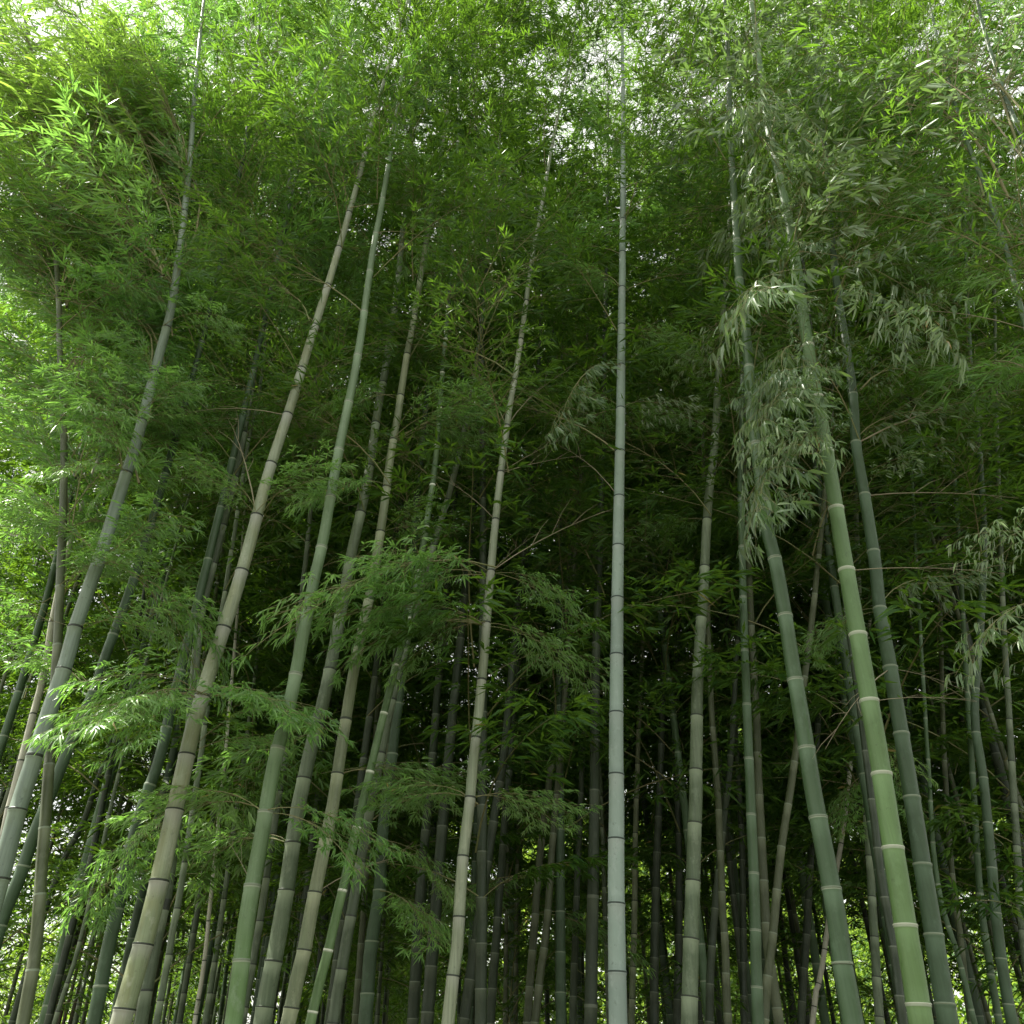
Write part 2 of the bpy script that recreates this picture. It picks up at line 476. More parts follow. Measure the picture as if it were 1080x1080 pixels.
def culm_mesh(name, path, rfun, nodes, mat, sides=16, origin=(0, 0, 0), rg=None):
    prof = [(0.0, 1.05), (0.010, 1.095), (0.024, 1.075), (0.034, 1.03), (0.05, 0.98), (0.25, 0.99), (0.5, 1.0), (0.75, 1.0), (0.94, 0.995), (0.975, 1.03), (0.985, 1.06), (1.0, 1.045)]
    if sides <= 10:
        prof = [(0.0, 1.05), (0.03, 1.05), (0.05, 0.985), (0.5, 1.0), (0.96, 1.0), (1.0, 1.03)]
    V, Q, UV = [], [], []
    th = np.arange(sides) * 2 * math.pi / sides
    base = 0
    o = np.array(origin)
    a = np.array([1.0, 0, 0])
    for i in range(len(nodes) - 1):
        s0, s1 = nodes[i], nodes[i + 1]
        kink = (rg.normal(0, 0.0012, 3) if rg is not None else np.zeros(3))
        for f, m in prof:
            s = s0 + (s1 - s0) * f
            c = path.at(s) - o + kink * math.sin(f * math.pi)
            t = path.at(min(s + 0.02, path.L)) - path.at(max(s - 0.02, 0)); t /= np.linalg.norm(t)
            aa = a - t * a.dot(t); aa /= np.linalg.norm(aa)
            bb = np.cross(t, aa)
            r = rfun(s) * m
            V.append(c[None] + r * (np.cos(th)[:, None] * aa[None] + np.sin(th)[:, None] * bb[None]))
        for j in range(len(prof) - 1):
            for k in range(sides):
                k2 = (k + 1) % sides
                Q.append((base + j * sides + k, base + j * sides + k2, base + (j + 1) * sides + k2, base + (j + 1) * sides + k))
                v0, v1 = prof[j][0], prof[j + 1][0]
                u0, u1 = i + 0.98 * k / sides + 0.01, i + 0.98 * (k + 1) / sides + 0.01
                UV += [u0, v0, u1, v0, u1, v1, u0, v1]
        base += len(prof) * sides
    V = np.concatenate(V)
    me = mesh_np(name, V, quads=Q, mats=[mat])
    uvl = me.uv_layers.new(name='UVMap')
    uvl.data.foreach_set('uv', np.array(UV, dtype=np.float32))
    return me

def link(name, data, parent=None):
    o = bpy.data.objects.new(name, data)
    COL.objects.link(o)
    if parent is not None: o.parent = parent
    return o

def branch_obj(root, origin, p0, p1, style, matkey, k=None, up_tilt=0.0):
    """a leafy branch from p0 on the culm to its tip p1, with its foliage as a sub-part"""
    p0, p1 = Vector(p0), Vector(p1)
    d = p1 - p0
    ln = d.length
    X = d.normalized()
    Y = Vector((0, 0, 1)).cross(X).normalized()
    Z = X.cross(Y)
    Mx = Matrix((X, Y, Z)).transposed().to_4x4()
    Mx = Matrix.Translation(p0 - Vector(origin)) @ Mx @ Matrix.Rotation(up_tilt, 4, 'X') @ Matrix.Scale(ln, 4)
    lst = BR.get((style, matkey, ln > 1.1)) or BR[(style, matkey, False)]
    stem, leaves = lst[(R.randrange(len(lst)) if k is None else k) % len(lst)]
    b = link('branch', stem, root)
    b.matrix_local = Mx
    link('foliage', leaves, b)
    return b

def bare_obj(root, origin, p0, p1, k=0):
    p0, p1 = Vector(p0), Vector(p1)
    d = p1 - p0
    X = d.normalized(); Y = Vector((0, 0, 1)).cross(X).normalized(); Z = X.cross(Y)
    b = link('bare_twig', BARE[k % 3], root)
    b.matrix_local = Matrix.Translation(p0 - Vector(origin)) @ Matrix((X, Y, Z)).transposed().to_4x4() @ Matrix.Scale(d.length, 4)

# ---------------------------------------------------------------- the setting: ground
gm, nt, out = node_mat('leaf_litter')
tc = nd(nt, 'ShaderNodeTexCoord')
n1 = nd(nt, 'ShaderNodeTexNoise'); n1.inputs['Scale'].default_value = 18; n1.inputs['Detail'].default_value = 8
n2 = nd(nt, 'ShaderNodeTexVoronoi'); n2.inputs['Scale'].default_value = 40
nt.links.new(tc.outputs['Object'], n1.inputs['Vector']); nt.links.new(tc.outputs['Object'], n2.inputs['Vector'])
c = mixc(nt, mrange(nt, n1.outputs['Fac'], 0.35, 0.65), (0.045, 0.040, 0.022), (0.09, 0.078, 0.045))
c = mixc(nt, 0.4, c, n2.outputs['Color'], 'MULTIPLY')
p = nd(nt, 'ShaderNodeBsdfPrincipled'); p.inputs['Roughness'].default_value = 0.9
nt.links.new(c, p.inputs['Base Color'])
bp = nd(nt, 'ShaderNodeBump'); bp.inputs['Strength'].default_value = 0.6; bp.inputs['Distance'].default_value = 0.03
nt.links.new(n1.outputs['Fac'], bp.inputs['Height']); nt.links.new(bp.outputs[0], p.inputs['Normal'])
nt.links.new(p.outputs[0], out.inputs[0])
N = 90
gx = np.concatenate([np.linspace(-600, -40, 10), np.linspace(-38, 38, N - 20), np.linspace(40, 600, 10)])
gy = np.concatenate([np.linspace(-600, -12, 10), np.linspace(-10, 60, N - 20), np.linspace(64, 600, 10)])
X, Y = np.meshgrid(gx, gy)
near = np.clip(1 - np.hypot(X, Y - 10) / 45, 0, 1)
Z = (0.05 * np.sin(X * 1.3) * np.cos(Y * 1.1) + 0.04 * np.sin(X * 2.7 + Y * 1.9)) * near - 0.09
idx = np.arange(N * N).reshape(N, N)
Qd = np.stack([idx[:-1, :-1].ravel(), idx[:-1, 1:].ravel(), idx[1:, 1:].ravel(), idx[1:, :-1].ravel()], 1)
g = link('ground', mesh_np('ground', np.stack([X.ravel(), Y.ravel(), Z.ravel()], 1), quads=Qd, mats=[gm]))
g['kind'] = 'structure'

# ---------------------------------------------------------------- the bamboos one can pick out in the photo
# key: (material, distance, width px at the picture's foot, [(u, v) from foot to top], label, options)
CULMS = [
 ('pale_lean', 'pale', 4.0, 22, [(127,1080),(150,1000),(170,920),(197,797),(217,722),(255,603),(283,500),(305,433),(325,367),(350,287),(377,193),(393,127),(410,67),(430,0)],
  'thick pale cream-green bamboo leaning right, yellowish low down, left of the lime green one', dict(nodes=[1065,997,930,855,797,735,663,603,545,490,438,390])),
 ('lime', 'lime', 3.9, 19, [(246,1080),(262,960),(276,880),(290,803),(308,730),(328,627),(340,573),(357,477),(377,377),(393,267),(403,213),(415,143),(423,83),(432,0)],
  'lime green bamboo with pale node rings, leaning right, next to the pale cream culm', dict(nodes=[1014,935,857,790,712,645,578,525,475,425])),
 ('slim_behind_lime', 'grey', 5.4, 9, [(255,1080),(270,997),(285,900),(300,800),(312,690),(320,610),(327,543),(332,460),(333,393),(332,267),(332,167),(330,80)],
  'slim grey-green bamboo hugging the right edge of the lime green culm', {}),
 ('wide_dim', 'grey', 4.7, 19, [(276,1080),(293,993),(305,920),(313,860),(328,790),(343,730),(357,660),(370,587),(387,510),(397,443),(408,380),(418,310),(425,240),(430,170)],
  'wide dim grey-green bamboo between the lime green culm and the tan mottled one', dict(nodes=[1063,1015,940,890,822,765])),
 ('tan', 'tan', 4.4, 16, [(304,1080),(320,1007),(333,937),(350,853),(358,803),(373,710),(387,643),(400,570),(413,477),(420,433),(430,370),(438,327),(457,207),(473,110),(485,0)],
  'tan mottled bamboo with dark nodes, second from the lime green culm towards the centre', dict(nodes=[1064,1003,942,885,817,760,683,633,562,515,465])),
 ('white_ringed_slim', 'ringed', 4.5, 11, [(327,1080),(345,1007),(361,940),(376,875),(390,815),(405,752),(418,700),(432,650),(442,600),(452,540),(460,480),(466,400)],
  'slim green bamboo with bold white node rings, right of the tan mottled one', dict(nodes=[1068,1003,940,874,815,753])),
 ('centre_left_grey', 'grey', 4.9, 13, [(351,1080),(360,1025),(370,967),(380,910),(391,850),(403,790),(420,710),(440,637),(456,580),(472,527),(484,480),(498,410),(508,340),(515,260)],
  'grey-green bamboo curving right, just right of the slim white-ringed culm', dict(nodes=[1080,1023,967,910,852])),
 ('second_grey', 'deep', 5.4, 15, [(385,1080),(392,995),(400,942),(403,885),(408,840),(417,770),(430,640),(437,570),(442,500),(450,420),(457,330),(462,240)],
  'dim straight bamboo right of the curved grey-green one and left of the ivory centre culm', dict(nodes=[1049,994,940,887,850])),
 ('ivory', 'ivory', 4.3, 14, [(472,1080),(482,997),(488,907),(497,833),(503,767),(509,707),(518,600),(525,527),(535,447),(545,387),(552,340),(562,267),(573,207),(583,150),(593,100),(600,67),(610,0)],
  'ivory bamboo near the centre with thin bare twigs on both sides, leaning slightly right', dict(nodes=[1030,968,904,842,779,718,658,603,549,499,450,402])),
 ('frost', 'frost', 4.3, 20, [(652,1080),(650,950),(650,860),(650,753),(651,640),(653,520),(655,400),(656,300),(657,200),(657,100),(656,0)],
  'straight powdery blue-grey bamboo standing upright right of the centre', dict(nodes=[1026,954,886,818,753,692,632,577,525,477,432])),
 ('dark_upright', 'dark', 5.8, 14, [(623,1080),(625,960),(627,860),(628,720),(631,620),(635,493),(637,400),(639,300),(641,200)],
  'dark upright bamboo immediately left of the powdery blue-grey culm', dict(nodes=[1063,948,835,782,730])),
 ('dark_pair_a', 'olive', 6.6, 9, [(556,1080),(563,987),(568,920),(573,870),(582,803),(588,740),(594,680),(600,600)],
  'left one of two thin dark bamboos between the ivory and the blue-grey culm', {}),
 ('dark_pair_b', 'olive', 6.3, 9, [(564,1080),(574,1000),(578,960),(583,887),(589,820),(596,730),(602,650),(608,560)],
  'right one of two thin dark bamboos between the ivory and the blue-grey culm', {}),
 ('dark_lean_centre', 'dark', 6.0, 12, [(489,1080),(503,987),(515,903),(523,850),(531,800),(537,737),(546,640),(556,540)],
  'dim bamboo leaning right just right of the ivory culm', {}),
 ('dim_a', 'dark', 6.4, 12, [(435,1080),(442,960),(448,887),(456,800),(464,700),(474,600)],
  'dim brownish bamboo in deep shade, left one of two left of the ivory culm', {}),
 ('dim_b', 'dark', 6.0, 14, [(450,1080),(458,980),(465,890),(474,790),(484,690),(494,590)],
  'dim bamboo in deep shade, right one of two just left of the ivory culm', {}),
 ('streaked', 'tan', 7.5, 7, [(666,1080),(669,980),(670,887),(672,820),(675,737),(680,640),(684,560)],
  'thin bamboo with sunlit streaks just right of the blue-grey culm', {}),
 ('grey_right', 'grey', 4.9, 18, [(727,1080),(730,960),(733,853),(735,753),(738,677),(742,620),(747,527),(753,477),(758,393),(764,310),(770,220),(774,130)],
  'mottled grey-green bamboo with alternating light and dark internodes, right of the blue-grey culm', dict(nodes=[1052,991,930,869,813,756,700,652])),
 ('slim_right_edge', 'olive', 5.8, 9, [(768,1080),(765,1000),(762,953),(758,853),(754,800),(750,740),(748,690),(745,600),(742,500)],
  'slim olive bamboo curving left, first right of the mottled grey-green culm', {}),
 ('ringed_green', 'green', 4.8, 13, [(800,1080),(797,987),(795,920),(792,853),(788,753),(785,677),(783,593),(781,493),(783,427),(784,340),(783,250)],
  'green bamboo with pale rings, standing straight left of the tapering dull green one', dict(nodes=[1042,982,922,860,801,744])),
 ('olive_behind', 'olive', 5.5, 11, [(822,1080),(810,997),(805,920),(800,820),(798,753),(794,690),(790,600),(786,520)],
  'olive bamboo close behind the green pale-ringed culm', {}),
 ('dull_green', 'green', 3.8, 22, [(900,1080),(888,1013),(877,937),(863,863),(853,803),(845,753),(837,707),(827,643),(818,593),(808,550),(798,477),(792,427),(788,360),(780,300),(775,220),(770,140),(768,60)],
  'dull green bamboo curving left, left neighbour of the bright green one', dict(nodes=[1016,938,863,790,718,650,590,530,470,388])),
 ('bright', 'fresh', 3.5, 25, [(972,1080),(955,977),(942,895),(930,817),(917,740),(905,670),(893,602),(882,537),(872,477),(863,427),(853,370),(845,317),(835,250),(823,190),(810,133),(800,60),(792,0)],
  'bright fresh green bamboo with bold white node rings, thickest culm on the right', dict(nodes=[1060,977,895,817,740,670,602,537,477,420])),
 ('deep_green', 'deep', 4.0, 21, [(1000,1080),(985,987),(973,913),(962,843),(950,770),(937,693),(928,643),(922,587),(912,523),(903,470),(900,420),(893,370),(885,320),(878,260),(872,180)],
  'thick dark green bamboo immediately right of the bright green one', dict(nodes=[1060,987,913,842,775,705,643,583,523,468])),
 ('slim_streak_right', 'grey', 5.8, 10, [(928,1080),(922,987),(917,903),(913,837),(911,760),(908,690),(905,600)],
  'slim bamboo pale at its upper part between the dull green and the bright green culm', {}),
 ('dark_behind_bright', 'dark', 4.6, 10, [(952,1080),(943,1003),(930,930),(920,850),(910,770),(899,690),(890,620)],
  'dark bamboo half hidden directly behind the bright green one', {}),
 ('crossing', 'olive', 5.2, 10, [(806,1080),(815,987),(823,903),(833,837),(840,787),(848,720),(858,640),(866,560)],
  'dark bamboo leaning right against the others, between the ringed green and dull green culms', {}),
 ('bleached_right', 'bleached', 6.5, 6, [(857,1080),(862,1045),(867,1020),(873,977),(880,930),(890,870),(898,800)],
  'thin bleached white dead bamboo stalk left of the bright green culm', {}),
 ('right_far_a', 'green', 5.8, 8, [(1054,1080),(1043,1013),(1033,937),(1027,837),(1022,753),(1016,660),(1012,580)],
  'slim green bamboo, first right of the thick dark green one', {}),
 ('right_far_b', 'deep', 5.0, 12, [(1067,1080),(1053,987),(1045,903),(1037,820),(1028,753),(1034,660),(1038,577),(1032,460),(1024,393),(1018,250),(1015,150)],
  'dark bamboo near the right border swaying past two sunlit ones', {}),
 ('right_far_c', 'grey', 5.4, 9, [(1088,1060),(1078,970),(1072,887),(1067,803),(1063,735),(1058,650),(1055,560)],
  'pale thin bamboo closest to the lower right corner', {}),
 ('upper_right_a', 'green', 3.4, 13, [(1215,1080),(1180,850),(1140,600),(1105,430),(1077,327),(1057,250),(1037,193),(1020,150),(1003,93),(987,33),(975,-20)],
  'green bamboo leaning left high in the upper right, lower of the two there', {}),
 ('upper_right_b', 'deep', 3.1, 15, [(1290,1080),(1240,800),(1180,500),(1120,260),(1078,147),(1060,100),(1040,40),(1030,0),(1018,-60)],
  'dark green bamboo cutting across the top right corner', {}),
 ('right_thin_a', 'olive', 6.4, 7, [(1024,1080),(1013,990),(1004,920),(997,820),(994,740),(992,660)],
  'thin brownish bamboo second right of the thick dark green one, slightly bent', {}),
 ('right_thin_b', 'green', 5.6, 6, [(1028,1080),(1011,1010),(993,953),(984,890),(980,820),(975,740)],
  'thin green stalk bending left behind the thick dark green bamboo', {}),
 ('big_left', 'teal', 3.9, 22, [(-50,1080),(-22,1000),(0,927),(17,860),(37,797),(55,740),(67,707),(80,660),(97,610),(108,580),(133,500),(143,470),(163,393),(180,327),(190,260),(200,173),(206,90)],
  'thick pale bluish-green bamboo leaning right at the left border', dict(nodes=[855,799,707,663,590,500])),
 ('left_upright', 'olive', 4.0, 14, [(24,1080),(37,1003),(45,900),(50,837),(55,753),(60,693),(63,627),(67,527),(67,443),(63,377),(62,317),(58,260),(50,180),(40,100),(30,43),(22,0)],
  'brownish green upright bamboo crossing in front of the big bluish one at the left', dict(nodes=[1025,945,875,808,745])),
 ('left_dark', 'deep', 4.4, 15, [(-28,1080),(0,977),(20,927),(37,880),(60,820),(80,770),(100,727),(113,687),(138,620),(160,550),(180,480)],
  'dark green bamboo leaning right behind the brownish upright one at the left', {}),
 ('left_dark_b', 'deep', 5.2, 11, [(-70,1000),(-30,880),(5,775),(18,735),(32,690),(47,640),(64,570),(80,500)],
  'dark green bamboo leaning right at the left border, lower one against the sky gap', {}),
 ('left_streak', 'bleached', 4.8, 10, [(-45,1080),(-20,980),(8,860),(22,805),(32,765),(45,715),(58,640),(75,570),(98,500),(117,460),(130,420),(142,360),(152,280)],  # whitish wall colour stands in for the sun streaks
  'slim whitish bamboo with sunlit streaks behind the left upright one', {}),
 ('left_deep', 'deep', 4.5, 15, [(99,1080),(110,1020),(123,960),(140,887),(153,843),(167,803),(180,750),(195,690),(210,630)],
  'dark green bamboo left of the pale cream leaning culm', dict(nodes=[1042,960,890])),
 ('twin_left', 'grey', 4.6, 14, [(148,1080),(160,1013),(177,937),(193,860),(198,800),(203,720),(209,660),(219,620),(234,560),(247,510),(257,460),(267,400),(274,360),(287,300),(293,267),(302,217),(308,163),(313,90)],
  'grey-green bamboo emerging behind the pale cream culm and running up on its left', dict(nodes=[1046,960,642,595,555])),
 ('twin_right', 'grey', 5.0, 8, [(165,1080),(190,940),(207,830),(222,720),(237,627),(250,543),(263,460),(273,420),(281,350),(288,290),(293,240),(296,180)],
  'slimmer bamboo running parallel between the grey-green culm and the pale cream one', {}),
 ('left_thin_a', 'dark', 6.0, 8, [(50,1080),(77,973),(93,920),(108,850),(122,780),(138,700)],
  'thin dark bamboo at lower left, between the upright brownish and the dark green one', {}),
 ('left_thin_b', 'grey', 5.6, 5, [(57,1080),(70,1040),(80,1010),(90,970),(102,920),(115,860)],
  'very thin stalk with a pale edge at lower left', {}),
 ('left_thin_c', 'dark', 6.6, 7, [(30,1020),(50,953),(70,900),(87,870),(102,825),(113,797),(128,740)],
  'thin black bamboo silhouetted against the gap at lower left', {}),
 ('stake', 'bleached', 6.0, 5, [(205,1080),(209,1055),(213,1032),(217,1000),(221,960)],
  'short bleached stalk catching the sun between the pale cream and lime green culms', {}),
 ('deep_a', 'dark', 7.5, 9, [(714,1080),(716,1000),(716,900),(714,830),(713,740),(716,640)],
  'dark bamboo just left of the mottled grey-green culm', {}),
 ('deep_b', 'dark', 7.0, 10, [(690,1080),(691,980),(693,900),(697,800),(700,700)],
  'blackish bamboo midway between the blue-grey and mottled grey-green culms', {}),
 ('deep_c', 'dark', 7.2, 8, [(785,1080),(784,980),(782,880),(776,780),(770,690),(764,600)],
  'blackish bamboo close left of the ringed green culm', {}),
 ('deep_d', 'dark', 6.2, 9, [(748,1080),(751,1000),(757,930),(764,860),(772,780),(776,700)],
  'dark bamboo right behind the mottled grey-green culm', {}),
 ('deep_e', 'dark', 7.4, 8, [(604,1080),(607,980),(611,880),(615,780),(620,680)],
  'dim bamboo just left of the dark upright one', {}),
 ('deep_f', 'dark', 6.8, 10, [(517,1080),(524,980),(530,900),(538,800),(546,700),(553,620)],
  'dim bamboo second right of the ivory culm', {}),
 ('deep_g', 'dark', 7.0, 9, [(845,1080),(850,1000),(853,940),(858,860),(862,780),(866,700)],
  'dark bamboo standing behind the dull green culm', {}),
]

def crown_start(D):
    return 4.4

ROOTS, PATHS = {}, {}
BIG_LEAFY = {'bright': 'hang', 'deep_green': 'hang', 'dull_green': 'hang', 'upper_right_a': 'hang', 'upper_right_b': 'hang'}
taken = []
for ci, (key, mk, D, w, pts, label, opt) in enumerate(CULMS):
    W = [unproj(u, v, D) for u, v in pts]
    W = [q for q in W]
    # down to the ground along the lowest stretch, slightly steeper
    d = (W[0] - W[1]).normalized()
    d = Vector((d.x * 0.85, 0, d.z)).normalized()
    foot = W[0] + d * ((W[0].z + 0.1) / -d.z)
    # up: go on, arching over towards the top
    H = opt.get('H', 10.3 + (hash_ := (ci * 37 % 17)) / 17 * 2.6)
    dv = (W[-1] - W[-3]).normalized()
    lean = R.uniform(-0.5, 0.5), R.uniform(-0.6, 0.25)
    cur = W[-1].copy(); ext = []
    k = 0
    while cur.z < H and k < 40:
        k += 1
        f = max(0, (cur.z - 6.5) / (H - 6.5))
        dv = (dv + Vector((lean[0] * 0.06 * (0.4 + f), lean[1] * 0.07 * (0.4 + f), -0.02 * f))).normalized()
        if dv.z < 0.15: break
        cur = cur + dv * 0.5
        ext.append(cur.copy())
    full = [foot] + W + ext
    path = Path(catmull(full, 8))
    s1 = path.s_at_z(W[0].z)
    dep = proj(W[0])[2]
    r1 = w / 2 * dep / F
    Lp = path.L
    def rfun(s, Lp=Lp, r1=r1, s1=s1):
        g = lambda x: max(0.06, 1 - 0.93 * (x / Lp) ** 1.05)
        return r1 * g(s) / g(s1)
    known = []
    ss = np.linspace(0, path.L, 1500)
    vv = np.array([proj(path.at(s))[1] for s in ss])
    o_ = np.argsort(vv)
    for nv in opt.get('nodes', []):
        known.append(float(np.interp(nv, vv[o_], ss[o_])))
    nodes = internodes(path, known, opt.get('k', 1.0 if w > 12 else 0.85))
    origin = (foot.x, D, 0)
    root = link('bamboo', None)
    root.empty_display_size = 0.3
    root.location = origin
    root['label'] = label; root['category'] = 'bamboo'; root['group'] = 'bamboos of the grove'
    ROOTS[key] = root; PATHS[key] = (path, D, origin, nodes)
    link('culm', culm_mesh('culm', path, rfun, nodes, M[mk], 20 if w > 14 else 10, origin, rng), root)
    taken.append((foot.x, D))
    # leafy branches of its own crown, at the nodes
    z0 = opt.get('z0', 4.6 if D < 5 else 4.2)
    az = R.uniform(0, 6.28)
    nb = 0
    for s in nodes[1:-1]:
        p = path.at(s)
        if p[2] < z0: continue
        u, v, dp = proj(p)
        az += 2.4 + R.uniform(-0.5, 0.5)
        f = (p[2] - z0) / max(0.5, H - z0)
        top = v < -60
        if top and R.random() < 0.45: continue
        if p[2] < z0 + 1.2 and R.random() < 0.4: continue
        ln = (1.25 - 0.6 * f) * R.uniform(0.75, 1.15)
        dz = R.uniform(0.25, 0.65) * ln
        p1 = p + np.array([math.cos(az) * ln * 0.85, math.sin(az) * ln * 0.85, dz])
        if p1[1] < 2.2: continue
        if p[0] < -0.25 * p[1] - 0.3:
            st = ('lush', 'leaf_sun' if (v < 340 and u < 180 and R.random() < 0.65) else ('leaf_skylit' if R.random() < 0.5 else 'leaf'))  # upper-left branches get the leaf colour brightened as if sunlit
        elif key in BIG_LEAFY:
            st = ('tuft', 'leaf_hang') if key == 'bright' else (('fan', 'leaf') if R.random() < 0.7 else ('hang', 'leaf_hang'))
            if key == 'bright' and p[2] < 5.5: continue
        else: st = ('fan', 'leaf') if R.random() < 0.75 else ('lush', 'leaf')
        branch_obj(root, origin, p, p1, *st)
        nb += 1

